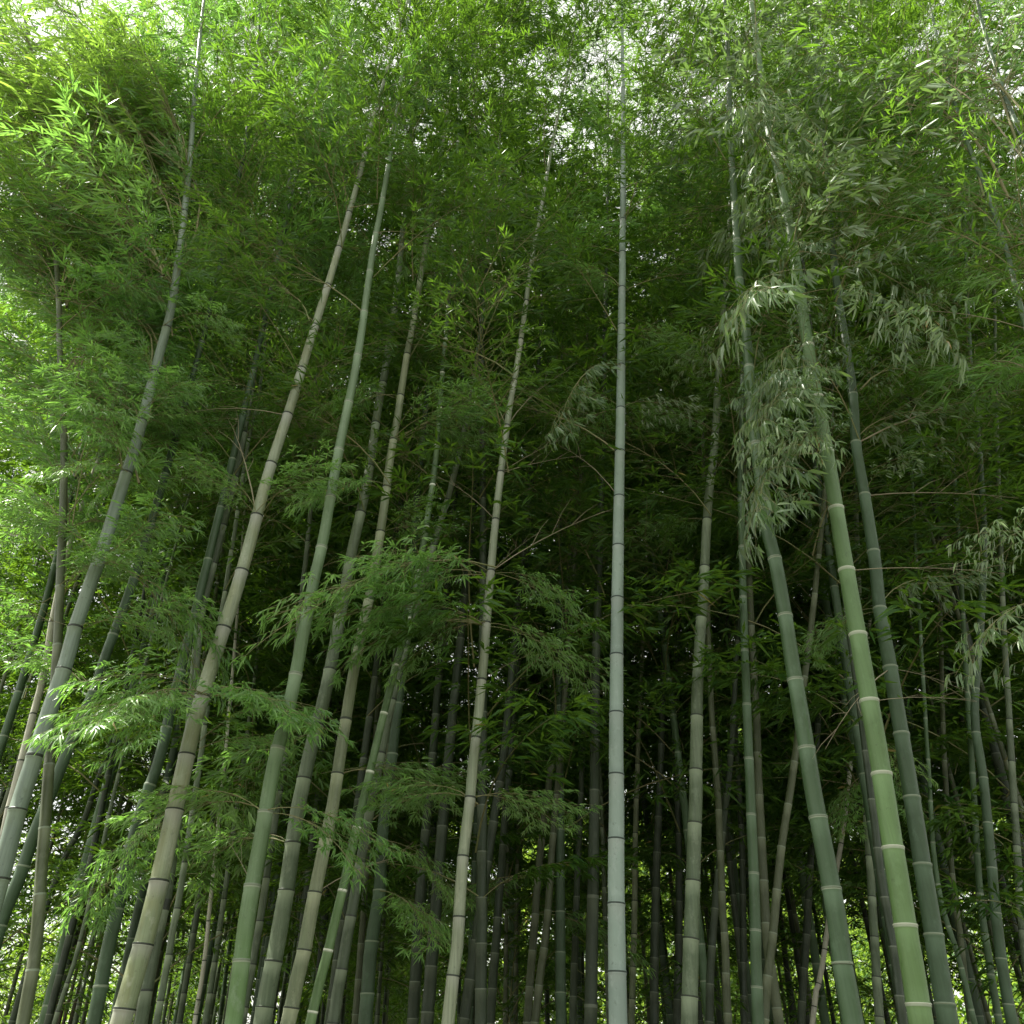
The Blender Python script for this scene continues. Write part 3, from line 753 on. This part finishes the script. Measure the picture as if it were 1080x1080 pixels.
# ---------------------------------------------------------------- sprays one can pick out in the photo
# (culm, v where it leaves the culm, tip u, tip v, offset of the tip in distance, style, material)
SPRAYS = [
 ('tan', 450, 520, 455, 0.1, 'fan', 'leaf'), ('tan', 440, 350, 425, -0.3, 'fan', 'leaf'), ('tan', 500, 330, 530, -0.3, 'fan', 'leaf'),
 ('tan', 560, 470, 560, 0.2, 'fan', 'leaf'),
 ('pale_lean', 520, 205, 480, -0.2, 'fan', 'leaf'), ('pale_lean', 520, 350, 490, -0.3, 'fan', 'leaf'),
 ('ivory', 640, 340, 650, -0.4, 'fan', 'leaf'), ('ivory', 620, 390, 610, -0.5, 'lush', 'leaf'), ('ivory', 650, 400, 680, -0.2, 'fan', 'leaf'), ('ivory', 620, 615, 660, 0.3, 'fan', 'leaf'), ('ivory', 660, 620, 720, 0.4, 'fan', 'leaf'),
 ('ivory', 850, 600, 860, 0.2, 'fan', 'leaf'), ('ivory', 840, 390, 840, 0.3, 'fan', 'leaf'),
 ('pale_lean', 760, 95, 745, -0.3, 'fan', 'leaf'), ('pale_lean', 740, 130, 790, -0.4, 'fan', 'leaf'), ('pale_lean', 740, 330, 770, -0.2, 'fan', 'leaf'),
 ('pale_lean', 800, 300, 740, 0.2, 'fan', 'leaf'), ('pale_lean', 880, 90, 960, 0.2, 'fan', 'leaf'), ('pale_lean', 830, 140, 890, -0.1, 'fan', 'leaf'),
 ('lime', 880, 400, 890, -0.1, 'fan', 'leaf'), ('lime', 860, 170, 880, 0.5, 'fan', 'leaf'), ('wide_dim', 860, 200, 930, 0.6, 'fan', 'leaf'),
 ('tan', 820, 480, 830, 0.4, 'fan', 'leaf'), ('wide_dim', 790, 230, 850, 0.6, 'fan', 'leaf'), ('second_grey', 960, 460, 985, -0.2, 'fan', 'leaf'),
 ('second_grey', 900, 480, 940, 0.2, 'fan', 'leaf'), ('dark_pair_a', 940, 470, 960, 0.4, 'fan', 'leaf'), ('dark_pair_a', 980, 660, 1010, 0.4, 'fan', 'leaf'),
 ('big_left', 640, 210, 650, 0.0, 'fan', 'leaf'), ('big_left', 620, 230, 700, 0.2, 'fan', 'leaf'), ('big_left', 560, 20, 560, 0.3, 'lush', 'leaf'),
 ('big_left', 520, 160, 520, 0.5, 'lush', 'leaf'), ('big_left', 470, 60, 420, 0.6, 'lush', 'leaf'), ('big_left', 430, 190, 450, 0.4, 'lush', 'leaf'),
 ('left_upright', 480, 160, 400, 0.5, 'lush', 'leaf'), ('left_upright', 560, 10, 520, 0.4, 'lush', 'leaf'), ('left_upright', 540, 150, 560, 0.6, 'lush', 'leaf'),
 ('left_upright', 420, 190, 340, 0.4, 'lush', 'leaf'), ('left_upright', 400, 120, 320, 0.7, 'lush', 'leaf'), ('left_upright', 330, -20, 280, 0.3, 'lush', 'leaf'),
 ('left_upright', 300, 160, 220, 0.4, 'lush', 'leaf'), ('left_upright', 240, 170, 120, 0.3, 'lush', 'leaf'), ('left_upright', 200, 150, 60, 0.3, 'lush', 'leaf'),
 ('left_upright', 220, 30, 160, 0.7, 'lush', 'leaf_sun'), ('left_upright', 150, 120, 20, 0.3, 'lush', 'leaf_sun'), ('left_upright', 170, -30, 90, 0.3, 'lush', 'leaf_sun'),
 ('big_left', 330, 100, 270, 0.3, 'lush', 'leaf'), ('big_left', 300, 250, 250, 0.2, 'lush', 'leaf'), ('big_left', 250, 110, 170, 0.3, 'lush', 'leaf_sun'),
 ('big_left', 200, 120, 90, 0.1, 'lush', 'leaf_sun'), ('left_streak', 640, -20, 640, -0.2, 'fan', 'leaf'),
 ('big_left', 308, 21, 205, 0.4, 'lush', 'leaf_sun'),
 ('big_left', 241, 184, 179, 0.1, 'lush', 'leaf'),
 ('left_upright', 331, -16, 277, 0.8, 'lush', 'leaf'),
 ('big_left', 399, 54, 292, 0.7, 'lush', 'leaf'),
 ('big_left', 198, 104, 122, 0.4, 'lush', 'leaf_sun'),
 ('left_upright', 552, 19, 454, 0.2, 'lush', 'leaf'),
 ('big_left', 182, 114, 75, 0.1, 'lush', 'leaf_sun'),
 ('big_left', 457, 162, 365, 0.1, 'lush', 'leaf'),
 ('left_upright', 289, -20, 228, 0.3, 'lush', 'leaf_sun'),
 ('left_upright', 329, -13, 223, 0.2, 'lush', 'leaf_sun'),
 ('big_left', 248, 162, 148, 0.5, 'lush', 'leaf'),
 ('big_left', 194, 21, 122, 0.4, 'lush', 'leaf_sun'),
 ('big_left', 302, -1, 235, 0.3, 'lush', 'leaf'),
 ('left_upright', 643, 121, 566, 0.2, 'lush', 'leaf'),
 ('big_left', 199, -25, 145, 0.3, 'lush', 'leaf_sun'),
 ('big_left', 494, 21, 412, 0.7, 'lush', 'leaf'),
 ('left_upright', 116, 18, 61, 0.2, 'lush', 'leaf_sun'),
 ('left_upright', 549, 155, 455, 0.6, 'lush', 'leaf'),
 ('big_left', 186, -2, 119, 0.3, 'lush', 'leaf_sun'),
 ('left_dark', 720, 10, 700, 0.2, 'fan', 'leaf'),
 ('bright', 477, 800, 540, -0.3, 'tuft', 'leaf_hang'),
 ('bright', 477, 790, 500, -0.1, 'tuft', 'leaf_hang'),
 ('bright', 420, 800, 450, -0.3, 'tuft', 'leaf_hang'),
 ('bright', 420, 780, 420, -0.1, 'tuft', 'leaf_hang'),
 ('bright', 370, 800, 400, 0.1, 'tuft', 'leaf_hang'),
 ('bright', 370, 830, 420, -0.3, 'tuft', 'leaf_hang'),
 ('bright', 317, 900, 380, 0.1, 'tuft', 'leaf_hang'),
 ('bright', 250, 790, 220, -0.3, 'tuft', 'leaf_hang'),
 ('bright', 250, 830, 220, -0.1, 'tuft', 'leaf_hang'),
 ('bright', 210, 880, 160, -0.5, 'tuft', 'leaf_hang'),
 ('bright', 210, 920, 180, 0.1, 'tuft', 'leaf_hang'),
 ('bright', 210, 800, 170, -0.3, 'tuft', 'leaf_hang'),
 ('bright', 160, 850, 150, -0.1, 'tuft', 'leaf_hang'),
 ('bright', 160, 790, 110, -0.5, 'tuft', 'leaf_hang'),
 ('bright', 160, 770, 70, 0.1, 'tuft', 'leaf_hang'),
 ('bright', 110, 820, 60, -0.3, 'tuft', 'leaf_hang'),
 ('bright', 110, 850, 90, -0.1, 'tuft', 'leaf_hang'),
 ('bright', 110, 880, 40, -0.5, 'tuft', 'leaf_hang'),
 ('bright', 60, 800, 20, 0.1, 'tuft', 'leaf_hang'),
 ('bright', 60, 850, 10, -0.3, 'tuft', 'leaf_hang'),
 ('bright', 317, 790, 320, -0.5, 'tuft', 'leaf_hang'),
 ('bright', 317, 990, 350, -0.3, 'tuft', 'leaf_hang'),
 ('bright', 290, 1000, 330, -0.1, 'tuft', 'leaf_hang'),
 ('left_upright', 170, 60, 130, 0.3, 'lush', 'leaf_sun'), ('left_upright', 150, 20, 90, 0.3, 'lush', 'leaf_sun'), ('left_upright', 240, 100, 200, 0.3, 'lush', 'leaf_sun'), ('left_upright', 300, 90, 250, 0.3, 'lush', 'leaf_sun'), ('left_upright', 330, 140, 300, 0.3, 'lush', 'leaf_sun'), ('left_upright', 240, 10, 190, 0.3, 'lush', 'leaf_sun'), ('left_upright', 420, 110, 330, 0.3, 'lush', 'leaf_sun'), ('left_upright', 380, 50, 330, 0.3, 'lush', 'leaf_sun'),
 ('big_left', 500, 100, 430, -0.4, 'fan', 'leaf'), ('big_left', 430, 190, 400, -0.4, 'fan', 'leaf'), ('big_left', 393, 120, 350, -0.3, 'fan', 'leaf'), ('big_left', 590, 170, 540, -0.4, 'fan', 'leaf'), ('big_left', 540, 60, 500, -0.4, 'fan', 'leaf'), ('left_upright', 470, 120, 470, -0.4, 'fan', 'leaf'), ('left_upright', 400, 120, 380, -0.4, 'fan', 'leaf'), ('big_left', 340, 230, 330, -0.3, 'fan', 'leaf'), ('left_upright', 600, 130, 590, -0.3, 'fan', 'leaf'), ('left_upright', 330, 130, 300, -0.4, 'fan', 'leaf'),
 ('tan', 450, 520, 440, -0.1, 'fan', 'leaf'), ('ivory', 620, 330, 640, -0.7, 'fan', 'leaf'), ('ivory', 658, 420, 640, -0.4, 'fan', 'leaf'), ('pale_lean', 735, 300, 755, -0.4, 'fan', 'leaf'), ('pale_lean', 735, 100, 770, -0.5, 'fan', 'leaf'),
 ('bright', 477, 845, 400, -0.4, 'tuft', 'leaf_hang'),
 ('bright', 477, 870, 440, -0.3, 'tuft', 'leaf_hang'),
 ('bright', 420, 850, 360, -0.4, 'tuft', 'leaf_hang'),
 ('bright', 420, 870, 390, -0.3, 'tuft', 'leaf_hang'),
 ('bright', 420, 815, 400, -0.4, 'tuft', 'leaf_hang'),
 ('bright', 370, 850, 320, -0.3, 'tuft', 'leaf_hang'),
 ('bright', 477, 800, 470, -0.3, 'tuft', 'leaf_hang'),
 ('bright', 537, 800, 540, -0.2, 'tuft', 'leaf_hang'),
 ('bright', 477, 850, 470, -0.4, 'tuft', 'leaf_hang'),
 ('bright', 110, 800, 130, -0.2, 'tuft', 'leaf_hang'),
 ('bright', 160, 820, 190, -0.3, 'tuft', 'leaf_hang'),
 ('bright', 60, 790, 60, -0.2, 'tuft', 'leaf_hang'),
 ('bright', 60, 870, 70, -0.3, 'tuft', 'leaf_hang'),
 ('bright', 210, 860, 210, -0.2, 'tuft', 'leaf_hang'),
 ('bright', 250, 850, 260, -0.3, 'tuft', 'leaf_hang'),
 ('bright', 110, 860, 140, -0.2, 'tuft', 'leaf_hang'),
 ('deep_green', 420, 960, 360, -0.4, 'tuft', 'leaf_hang'), ('deep_green', 420, 940, 400, -0.2, 'tuft', 'leaf_hang'), ('deep_green', 370, 990, 350, -0.2, 'tuft', 'leaf_hang'), ('deep_green', 523, 960, 480, -0.2, 'tuft', 'leaf_hang'),
 ('deep_green', 640, 1030, 610, 0.2, 'hang', 'leaf_hang'), ('deep_green', 480, 1010, 440, 0.3, 'hang', 'leaf_hang'), ('deep_green', 300, 990, 300, 0.2, 'hang', 'leaf_hang'),
 ('deep_green', 660, 860, 690, 0.3, 'fan', 'leaf'), ('slim_streak_right', 830, 880, 870, -0.2, 'fan', 'leaf'), ('slim_streak_right', 780, 960, 850, -0.2, 'fan', 'leaf'),
 ('upper_right_a', 640, 1050, 660, -0.4, 'hang', 'leaf_hang'), ('upper_right_a', 560, 1040, 560, -0.3, 'hang', 'leaf_hang'),
 ('upper_right_a', 250, 960, 220, 0.8, 'lush', 'leaf'), ('upper_right_a', 200, 900, 100, 0.8, 'lush', 'leaf'), ('upper_right_a', 420, 1030, 400, 0.8, 'lush', 'leaf'),
 ('upper_right_b', 180, 1000, 90, 0.8, 'lush', 'leaf'), ('upper_right_b', 300, 1040, 260, 0.8, 'lush', 'leaf'),
 ('frost', 440, 600, 420, 0.3, 'fan', 'leaf'), ('frost', 430, 730, 430, 0.2, 'hang', 'leaf_hang'), ('frost', 400, 590, 450, -0.3, 'hang', 'leaf_hang'),
 ('frost', 330, 720, 380, 0.3, 'fan', 'leaf'), ('frost', 300, 590, 290, 0.3, 'fan', 'leaf'), ('frost', 220, 740, 200, 0.2, 'fan', 'leaf'), ('frost', 180, 610, 130, 0.3, 'fan', 'leaf'),
 ('ivory', 420, 480, 430, 0.4, 'fan', 'leaf'), ('ivory', 300, 470, 300, 0.3, 'fan', 'leaf'), ('ivory', 280, 640, 250, 0.3, 'fan', 'leaf'), ('ivory', 200, 490, 180, 0.2, 'fan', 'leaf'),
 ('pale_lean', 330, 240, 300, 0.4, 'fan', 'leaf'), ('pale_lean', 220, 310, 100, -0.3, 'lush', 'leaf'), ('pale_lean', 180, 330, 60, -0.5, 'lush', 'leaf'), ('pale_lean', 200, 430, 160, -0.3, 'lush', 'leaf'),
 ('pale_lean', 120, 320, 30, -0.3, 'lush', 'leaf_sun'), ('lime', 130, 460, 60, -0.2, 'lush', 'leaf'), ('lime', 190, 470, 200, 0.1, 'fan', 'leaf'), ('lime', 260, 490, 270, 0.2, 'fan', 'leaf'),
 ('grey_right', 560, 690, 560, 0.3, 'fan', 'leaf'), ('grey_right', 470, 680, 440, 0.3, 'fan', 'leaf'), ('grey_right', 420, 830, 400, 0.4, 'fan', 'leaf'),
]
for i, (key, va, tu, tv, dy, st, mt) in enumerate(SPRAYS):
    if mt == 'leaf': mt = 'leaf_skylit'  # near sprays get the leaf copy brightened for open sky
    path, D, origin, nodes = PATHS[key]
    # the node nearest to the wanted height
    best = min(nodes[1:], key=lambda s: abs(proj(path.at(s))[1] - va))
    p0 = path.at(best)
    p1 = unproj(tu, tv, max(2.3, D + dy))
    branch_obj(ROOTS[key], origin, p0, p1, st, mt, i, R.uniform(-0.15, 0.15))
    if st in ('fan', 'lush'):      # two branches leave a node together
        q = p0 + (np.array(p1) - p0) * R.uniform(0.7, 1.0) + np.array([0, R.uniform(-0.3, 0.3), R.uniform(-0.14, 0.10)])
        branch_obj(ROOTS[key], origin, p0, q, st, mt, i + 2, R.uniform(-0.15, 0.15))

BARES = [('ivory', 499, 598, 461, 0), ('ivory', 499, 618, 480, 0.1), ('ivory', 549, 455, 500, 0), ('ivory', 450, 490, 390, 0.1), ('ivory', 603, 650, 535, 0.1), ('ivory', 718, 560, 690, 0), ('ivory', 779, 476, 762, 0),
         ('ivory', 603, 570, 560, -0.1), ('ivory', 450, 600, 390, 0.2), ('frost', 525, 590, 470, 0.1), ('pale_lean', 390, 370, 382, 0), ('pale_lean', 545, 240, 440, 0.3), ('pale_lean', 438, 180, 440, 0.2),
         ('deep_green', 705, 1020, 730, -0.2), ('deep_green', 705, 870, 790, -0.3), ('bright', 602, 1060, 605, -0.2), ('deep_green', 523, 1075, 525, 0.1), ('upper_right_a', 330, 930, 330, 0), ('upper_right_b', 200, 950, 60, 0.1),
         ('deep_green', 468, 1080, 410, 0.2), ('bright', 775, 1030, 740, -0.3), ('big_left', 663, 20, 650, -0.1), ('lime', 935, 235, 880, 0.2), ('tan', 885, 330, 1000, 0.1), ('tan', 942, 440, 900, 0.3)]
for i, (key, va, tu, tv, dy) in enumerate(BARES):
    path, D, origin, nodes = PATHS[key]
    best = min(nodes[1:], key=lambda s: abs(proj(path.at(s))[1] - va))
    bare_obj(ROOTS[key], origin, path.at(best), unproj(tu, tv, D + dy), i)

# ---------------------------------------------------------------- the rest of the grove, in depth
def grove_variant(seed, H, mat, r0, z0):
    rg = np.random.default_rng(seed)
    a = rg.uniform(0, 6.28); b = a + rg.uniform(-0.8, 0.8)
    l1, l2 = rg.uniform(0.0, 0.06), rg.uniform(0.4, 1.5)
    pts = []
    for t in np.linspace(0, 1, 12):
        z = H * (t - 0.06 * t ** 4)
        pts.append(Vector((math.cos(a) * l1 * H * t + math.cos(b) * l2 * t ** 3.2, math.sin(a) * l1 * H * t + math.sin(b) * l2 * t ** 3.2, z - 0.1)))
    path = Path(catmull(pts, 4))
    rf = lambda s: r0 * max(0.05, 1 - 0.93 * (s / path.L) ** 1.05)
    nodes = internodes(path, (), rg.uniform(0.8, 1.0))
    cm = culm_mesh('culm', path, rf, nodes, mat, 8, (0, 0, 0), rg)
    paths, A = [], [[], [], [], [], []]
    az = rg.uniform(0, 6)
    variants = [branch_raw(900 + seed * 5 + k, 'lush' if k % 2 else 'fan', dens=0.85, leaf_len=0.100, leaf_w=0.0185) for k in range(3)]
    for s in nodes[1:-1]:
        p = path.at(s)
        if p[2] < z0: continue
        f = (p[2] - z0) / (H - z0)
        for rep in range(2):
            az += 2.3 + rg.uniform(-0.5, 0.5)
            if rg.random() < 0.22: continue
            ln = (1.55 - 0.90 * f) * rg.uniform(0.55, 1.25)
            el = rg.uniform(0.2, 0.7)
            plume = rg.uniform(0.45, 0.9)
            bp_, LV, _ = variants[rg.integers(0, 3)]
            ca, sa, ce, se = math.cos(az), math.sin(az), math.cos(el * 0.6), math.sin(el * 0.6)
            Rm = np.array([[ca * ce, -sa, -ca * se], [sa * ce, ca, -sa * se], [se, 0, ce]])
            paths.append(((bp_[0][0] * [1, plume, 1] * ln) @ Rm.T + p, bp_[0][1] * ln))
            P, Dv, L, W_, RR = LV
            P = P * [1, plume, 1]
            A[0].append((P * ln) @ Rm.T + p)
            dv = Dv @ Rm.T; A[1].append(dv)
            A[2].append(L * (0.75 + 0.25 * ln)); A[3].append(W_); A[4].append(RR)
    P, Dv, L, W_, RR = [np.concatenate(x) for x in A]
    keep = rg.random(len(P)) < 0.95
    P, Dv, L, W_, RR = P[keep], Dv[keep], L[keep], W_[keep], RR[keep]
    V, q, t, tq, tt = leaf_geometry(P, Dv, L, W_, RR, rg, False)
    tv_, tq_ = tube(paths, 3)
    n0 = len(V)
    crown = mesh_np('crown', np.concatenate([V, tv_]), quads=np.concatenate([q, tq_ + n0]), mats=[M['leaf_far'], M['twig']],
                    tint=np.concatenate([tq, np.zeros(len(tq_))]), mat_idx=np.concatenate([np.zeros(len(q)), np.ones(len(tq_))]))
    return cm, crown, len(P)

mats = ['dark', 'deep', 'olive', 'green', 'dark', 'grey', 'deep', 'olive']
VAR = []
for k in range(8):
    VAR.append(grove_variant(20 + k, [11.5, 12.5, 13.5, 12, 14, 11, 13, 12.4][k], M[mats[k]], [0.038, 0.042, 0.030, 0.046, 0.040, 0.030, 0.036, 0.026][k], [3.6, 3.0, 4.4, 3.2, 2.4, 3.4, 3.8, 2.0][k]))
print('leaves per crown', [v[2] for v in VAR])

spots = []
rs = random.Random(77)
tries = 0
while len(spots) < 228 and tries < 40000:
    tries += 1
    D = 6.0 + 15.0 * rs.random() ** 0.95
    x = rs.uniform(-0.72 * D - 1.5, 0.72 * D + 1.5)
    if D > 14.0 and x > -0.12 * D: continue
    if D > 11 and x < -0.36 * D: continue
    if D < 9.5 and x < -0.60 * D: continue
    if any((x - a) ** 2 + (D - b) ** 2 < 0.55 ** 2 for a, b in spots + taken): continue
    spots.append((x, D))
for x, D in [(0.25, 6.2), (1.35, 6.9), (2.4, 6.1), (-0.95, 6.7), (3.3, 7.3), (4.3, 5.7), (1.95, 5.3), (-0.15, 5.5), (3.4, 6.0), (-2.9, 6.3)]:
    spots.append((x, D))
# a few off to the sides, out of the frame at the foot but with crowns reaching into it
for x, D in [(-6.4, 6.9), (5.4, 5.0), (4.6, 3.6), (6.3, 6.4), (-4.4, 7.4), (-5.0, 8.8)]:
    spots.append((x, D))
named = sorted([(proj(Vector((PATHS[k][2][0], PATHS[k][1], 1.9)))[0], n) for k, n in
    (('big_left', 'big bluish left border culm'), ('pale_lean', 'thick pale cream culm'), ('lime', 'lime green culm'), ('ivory', 'ivory culm'), ('frost', 'powdery blue-grey culm'),
     ('grey_right', 'mottled grey-green culm'), ('dull_green', 'dull green curving culm'), ('bright', 'bright green culm'), ('deep_green', 'thick dark green culm'))])
ORD = ['first', 'second', 'third', 'fourth', 'fifth', 'sixth', 'seventh', 'eighth', 'ninth', 'tenth', 'eleventh', 'twelfth', 'thirteenth', 'fourteenth', 'fifteenth', 'sixteenth', 'seventeenth', 'eighteenth', 'nineteenth', 'twentieth']
ORD += ['twenty-' + w for w in ORD[:9]] + ['thirtieth'] + ['thirty-' + w for w in ORD[:9]] + ['fortieth'] + ['forty-' + w for w in ORD[:9]] + ['fiftieth'] + ['fifty-' + w for w in ORD[:9]]
ORD += ['sixtieth'] * 200
cnt = {}
order = sorted(range(len(spots)), key=lambda i: spots[i][0] / spots[i][1])
for rank, i in enumerate(order):
    x, D = spots[i]
    cm, crown, _ = VAR[rs.randrange(8)]
    root = link('bamboo', None)
    root.location = (x, D, -0.02)
    root.rotation_euler = (0, 0, rs.uniform(0, 6.28))
    s = rs.uniform(0.88, 1.1) if D > 9 else rs.uniform(0.86, 1.04)
    root.scale = (s, s, s)
    u = proj(Vector((x, D, 2.0)))[0]
    if u < 0 or u > 1080:
        side = 'left' if x < 0 else 'right'
        kk = side
        off_n = [j for j in order if (spots[j][0] < 0) == (x < 0) and not 0 <= proj(Vector((spots[j][0], spots[j][1], 2.0)))[0] <= 1080]
        n_ = off_n[::-1].index(i) if side == 'left' else off_n.index(i)
        root['label'] = 'leafy bamboo rooted past the %s edge, its crown leaning in, %s outward' % (side, ORD[n_])
        root['group'] = 'bamboos standing off to the sides'
    else:
        left = [n for n in named if n[0] < u]
        ref = left[-1][1] if left else None
        key = ref or 'border'
        cnt[key] = cnt.get(key, 0) + 1
        o_ = ORD[cnt[key] - 1]
        root['label'] = ('slender dim background bamboo, %s to the right of the %s' % (o_, ref)) if ref else ('slender dim background bamboo, %s from the left border' % o_)
        root['group'] = 'dim bamboos deep in the grove'
    root['category'] = 'bamboo'
    link('culm', cm, root)
    link('crown', crown, root)

# ---------------------------------------------------------------- shrubs and trees beyond the grove
def shrub_variant(seed, matkey, h=2.6, r=1.3, nl=5200, leaf=(0.09, 0.035), zmin=0.25):
    rg = np.random.default_rng(seed)
    stems, C = [], []
    for k in range(9):
        a = rg.uniform(0, 6.28); rr = rg.uniform(0.2, 0.8) * r
        tip = np.array([math.cos(a) * rr, math.sin(a) * rr, h * rg.uniform(0.55, 1.0)])
        ts = np.linspace(0, 1, 6)
        pp = np.stack([tip[0] * ts ** 1.4, tip[1] * ts ** 1.4, tip[2] * ts], 1)
        stems.append((pp, np.interp(ts, [0, 1], [0.022, 0.006])))
        for j in range(6):
            C.append(pp[rg.integers(2, 6)] + rg.normal(0, 0.22 * r, 3) * [1, 1, 0.7])
    C = np.array(C); C = C[C[:, 2] > zmin]
    ci = rg.integers(0, len(C), nl)
    P = C[ci] + rg.normal(0, 0.13 * r, (nl, 3))
    P[:, 2] = np.maximum(P[:, 2], 0.05)
    Dv = rg.normal(0, 1, (nl, 3)); Dv[:, 2] = Dv[:, 2] * 0.5 - 0.15; Dv = norm(Dv)
    V, q, t, tq, tt = leaf_geometry(P, Dv, leaf[0] * rg.uniform(0.6, 1.3, nl), leaf[1] * rg.uniform(0.7, 1.2, nl), rg.normal(0, 0.8, nl), rg, False)
    fol = mesh_np('foliage', V, quads=q, mats=[M[matkey]], tint=tq)
    sv_, sq_ = tube(stems, 5)
    return mesh_np('stem', sv_, quads=sq_, mats=[M['bark']]), fol

def tree_variant(seed, h=12.0, r=3.2, nl=26000):
    rg = np.random.default_rng(seed)
    ts = np.linspace(0, 1, 9)
    trunk = np.stack([0.3 * np.sin(ts * 2 + seed), 0.25 * np.sin(ts * 3), ts * h * 0.85], 1)
    paths = [(trunk, np.interp(ts, [0, 1], [0.20, 0.04]))]
    C = []
    for k in range(34):
        f = rg.uniform(0.12, 1.0)
        b = np.array([np.interp(f, ts, trunk[:, i]) for i in range(3)])
        a = rg.uniform(0, 6.28); ln = r * (1.15 - 0.75 * f) * rg.uniform(0.6, 1.1)
        tip = b + np.array([math.cos(a) * ln, math.sin(a) * ln, ln * rg.uniform(0.2, 0.7)])
        mid = (b + tip) / 2 + [0, 0, -0.08 * ln]
        paths.append((np.array([b, mid, tip]), np.array([0.06, 0.035, 0.012]) * (1.3 - f)))
        for j in range(7):
            t = rg.uniform(0.35, 1.05)
            C.append(b + (tip - b) * t + rg.normal(0, 0.30, 3))
    C = np.array(C)
    ci = rg.integers(0, len(C), nl)
    P = C[ci] + rg.normal(0, 0.26, (nl, 3)) * [1, 1, 0.7]
    Dv = rg.normal(0, 1, (nl, 3)); Dv[:, 2] = Dv[:, 2] * 0.5 - 0.2; Dv = norm(Dv)
    V, q, t, tq, tt = leaf_geometry(P, Dv, 0.20 * rg.uniform(0.6, 1.3, nl), 0.095 * rg.uniform(0.7, 1.2, nl), rg.normal(0, 0.8, nl), rg, False)
    fol = mesh_np('crown', V, quads=q, mats=[M['leaf_shrub']], tint=tq)
    a, b = tube(paths, 7)
    return mesh_np('trunk', a, quads=b, mats=[M['bark']]), fol

SH = [shrub_variant(1, 'leaf_shrub', 4.2, 1.7, 9000, (0.11, 0.045)), shrub_variant(2, 'leaf_shrub', 5.0, 1.8, 11000, (0.11, 0.045)), shrub_variant(3, 'leaf_shrub', 3.4, 1.6, 8000, (0.14, 0.06))]
red_at = unproj(158, 690, 9.6)
RED = shrub_variant(7, 'leaf_red', red_at.z + 0.3, 0.42, 420, (0.08, 0.045), red_at.z - 0.7)
k = 0
shr = [(-13.4, 20.5), (-11.0, 22.5), (-8.8, 21.0), (-9.4, 16.5), (-11.6, 17.5), (-6.6, 20.6), (-4.0, 21.8), (-1.4, 20.8), (1.2, 19.6), (3.4, 17.4), (5.8, 16.4), (8.2, 15.8), (10.4, 17.2), (2.4, 21.5), (4.9, 20.2), (7.5, 19.6), (10.6, 20.4), (13.0, 19), (-14, 22), (-3, 24.5), (0.4, 24)]
shr.sort(key=lambda s: s[0] / s[1])
for i, (x, y) in enumerate(shr):
    st, fo = SH[i % 3]
    root = link('shrub', None)
    root.location = (x, y, 0); root.rotation_euler = (0, 0, rs.uniform(0, 6.28)); s = rs.uniform(0.85, 1.25); root.scale = (s, s, s)
    root['label'] = 'sunlit leafy shrub beyond the grove, %s of them counting from the left' % ORD[i]
    root['category'] = 'shrub'; root['group'] = 'shrubs beyond the grove'
    link('stem', st, root); link('foliage', fo, root)
root = link('red_shrub', None); root.location = (red_at.x, 9.6, 0)
root['label'] = 'tall shrub with reddish leaves glimpsed behind the left bamboos'; root['category'] = 'shrub'
link('stem', RED[0], root); link('foliage', RED[1], root)

TR = [tree_variant(31, 12, 3.3), tree_variant(32, 14, 3.6), tree_variant(33, 10.5, 3.2)]
trs = [(-20, 25), (-6.2, 24.5), (-3.5, 27), (0.0, 25.5), (3.2, 26.5), (6.8, 24.5), (10.5, 26), (14.0, 23.5), (17.5, 25.5), (21, 23)]
for i, (x, y) in enumerate(trs):
    tk, fo = TR[i % 3]
    root = link('tree', None)
    root.location = (x, y, 0); root.rotation_euler = (0, 0, rs.uniform(0, 6.28)); s = rs.uniform(0.95, 1.2); root.scale = (s, s, s)
    root['label'] = 'broadleaf tree far behind the bamboos, %s in its row from the left' % ORD[i]
    root['category'] = 'tree'; root['group'] = 'trees behind the grove'
    link('trunk', tk, root); link('crown', fo, root)
print('objects', len(bpy.data.objects))
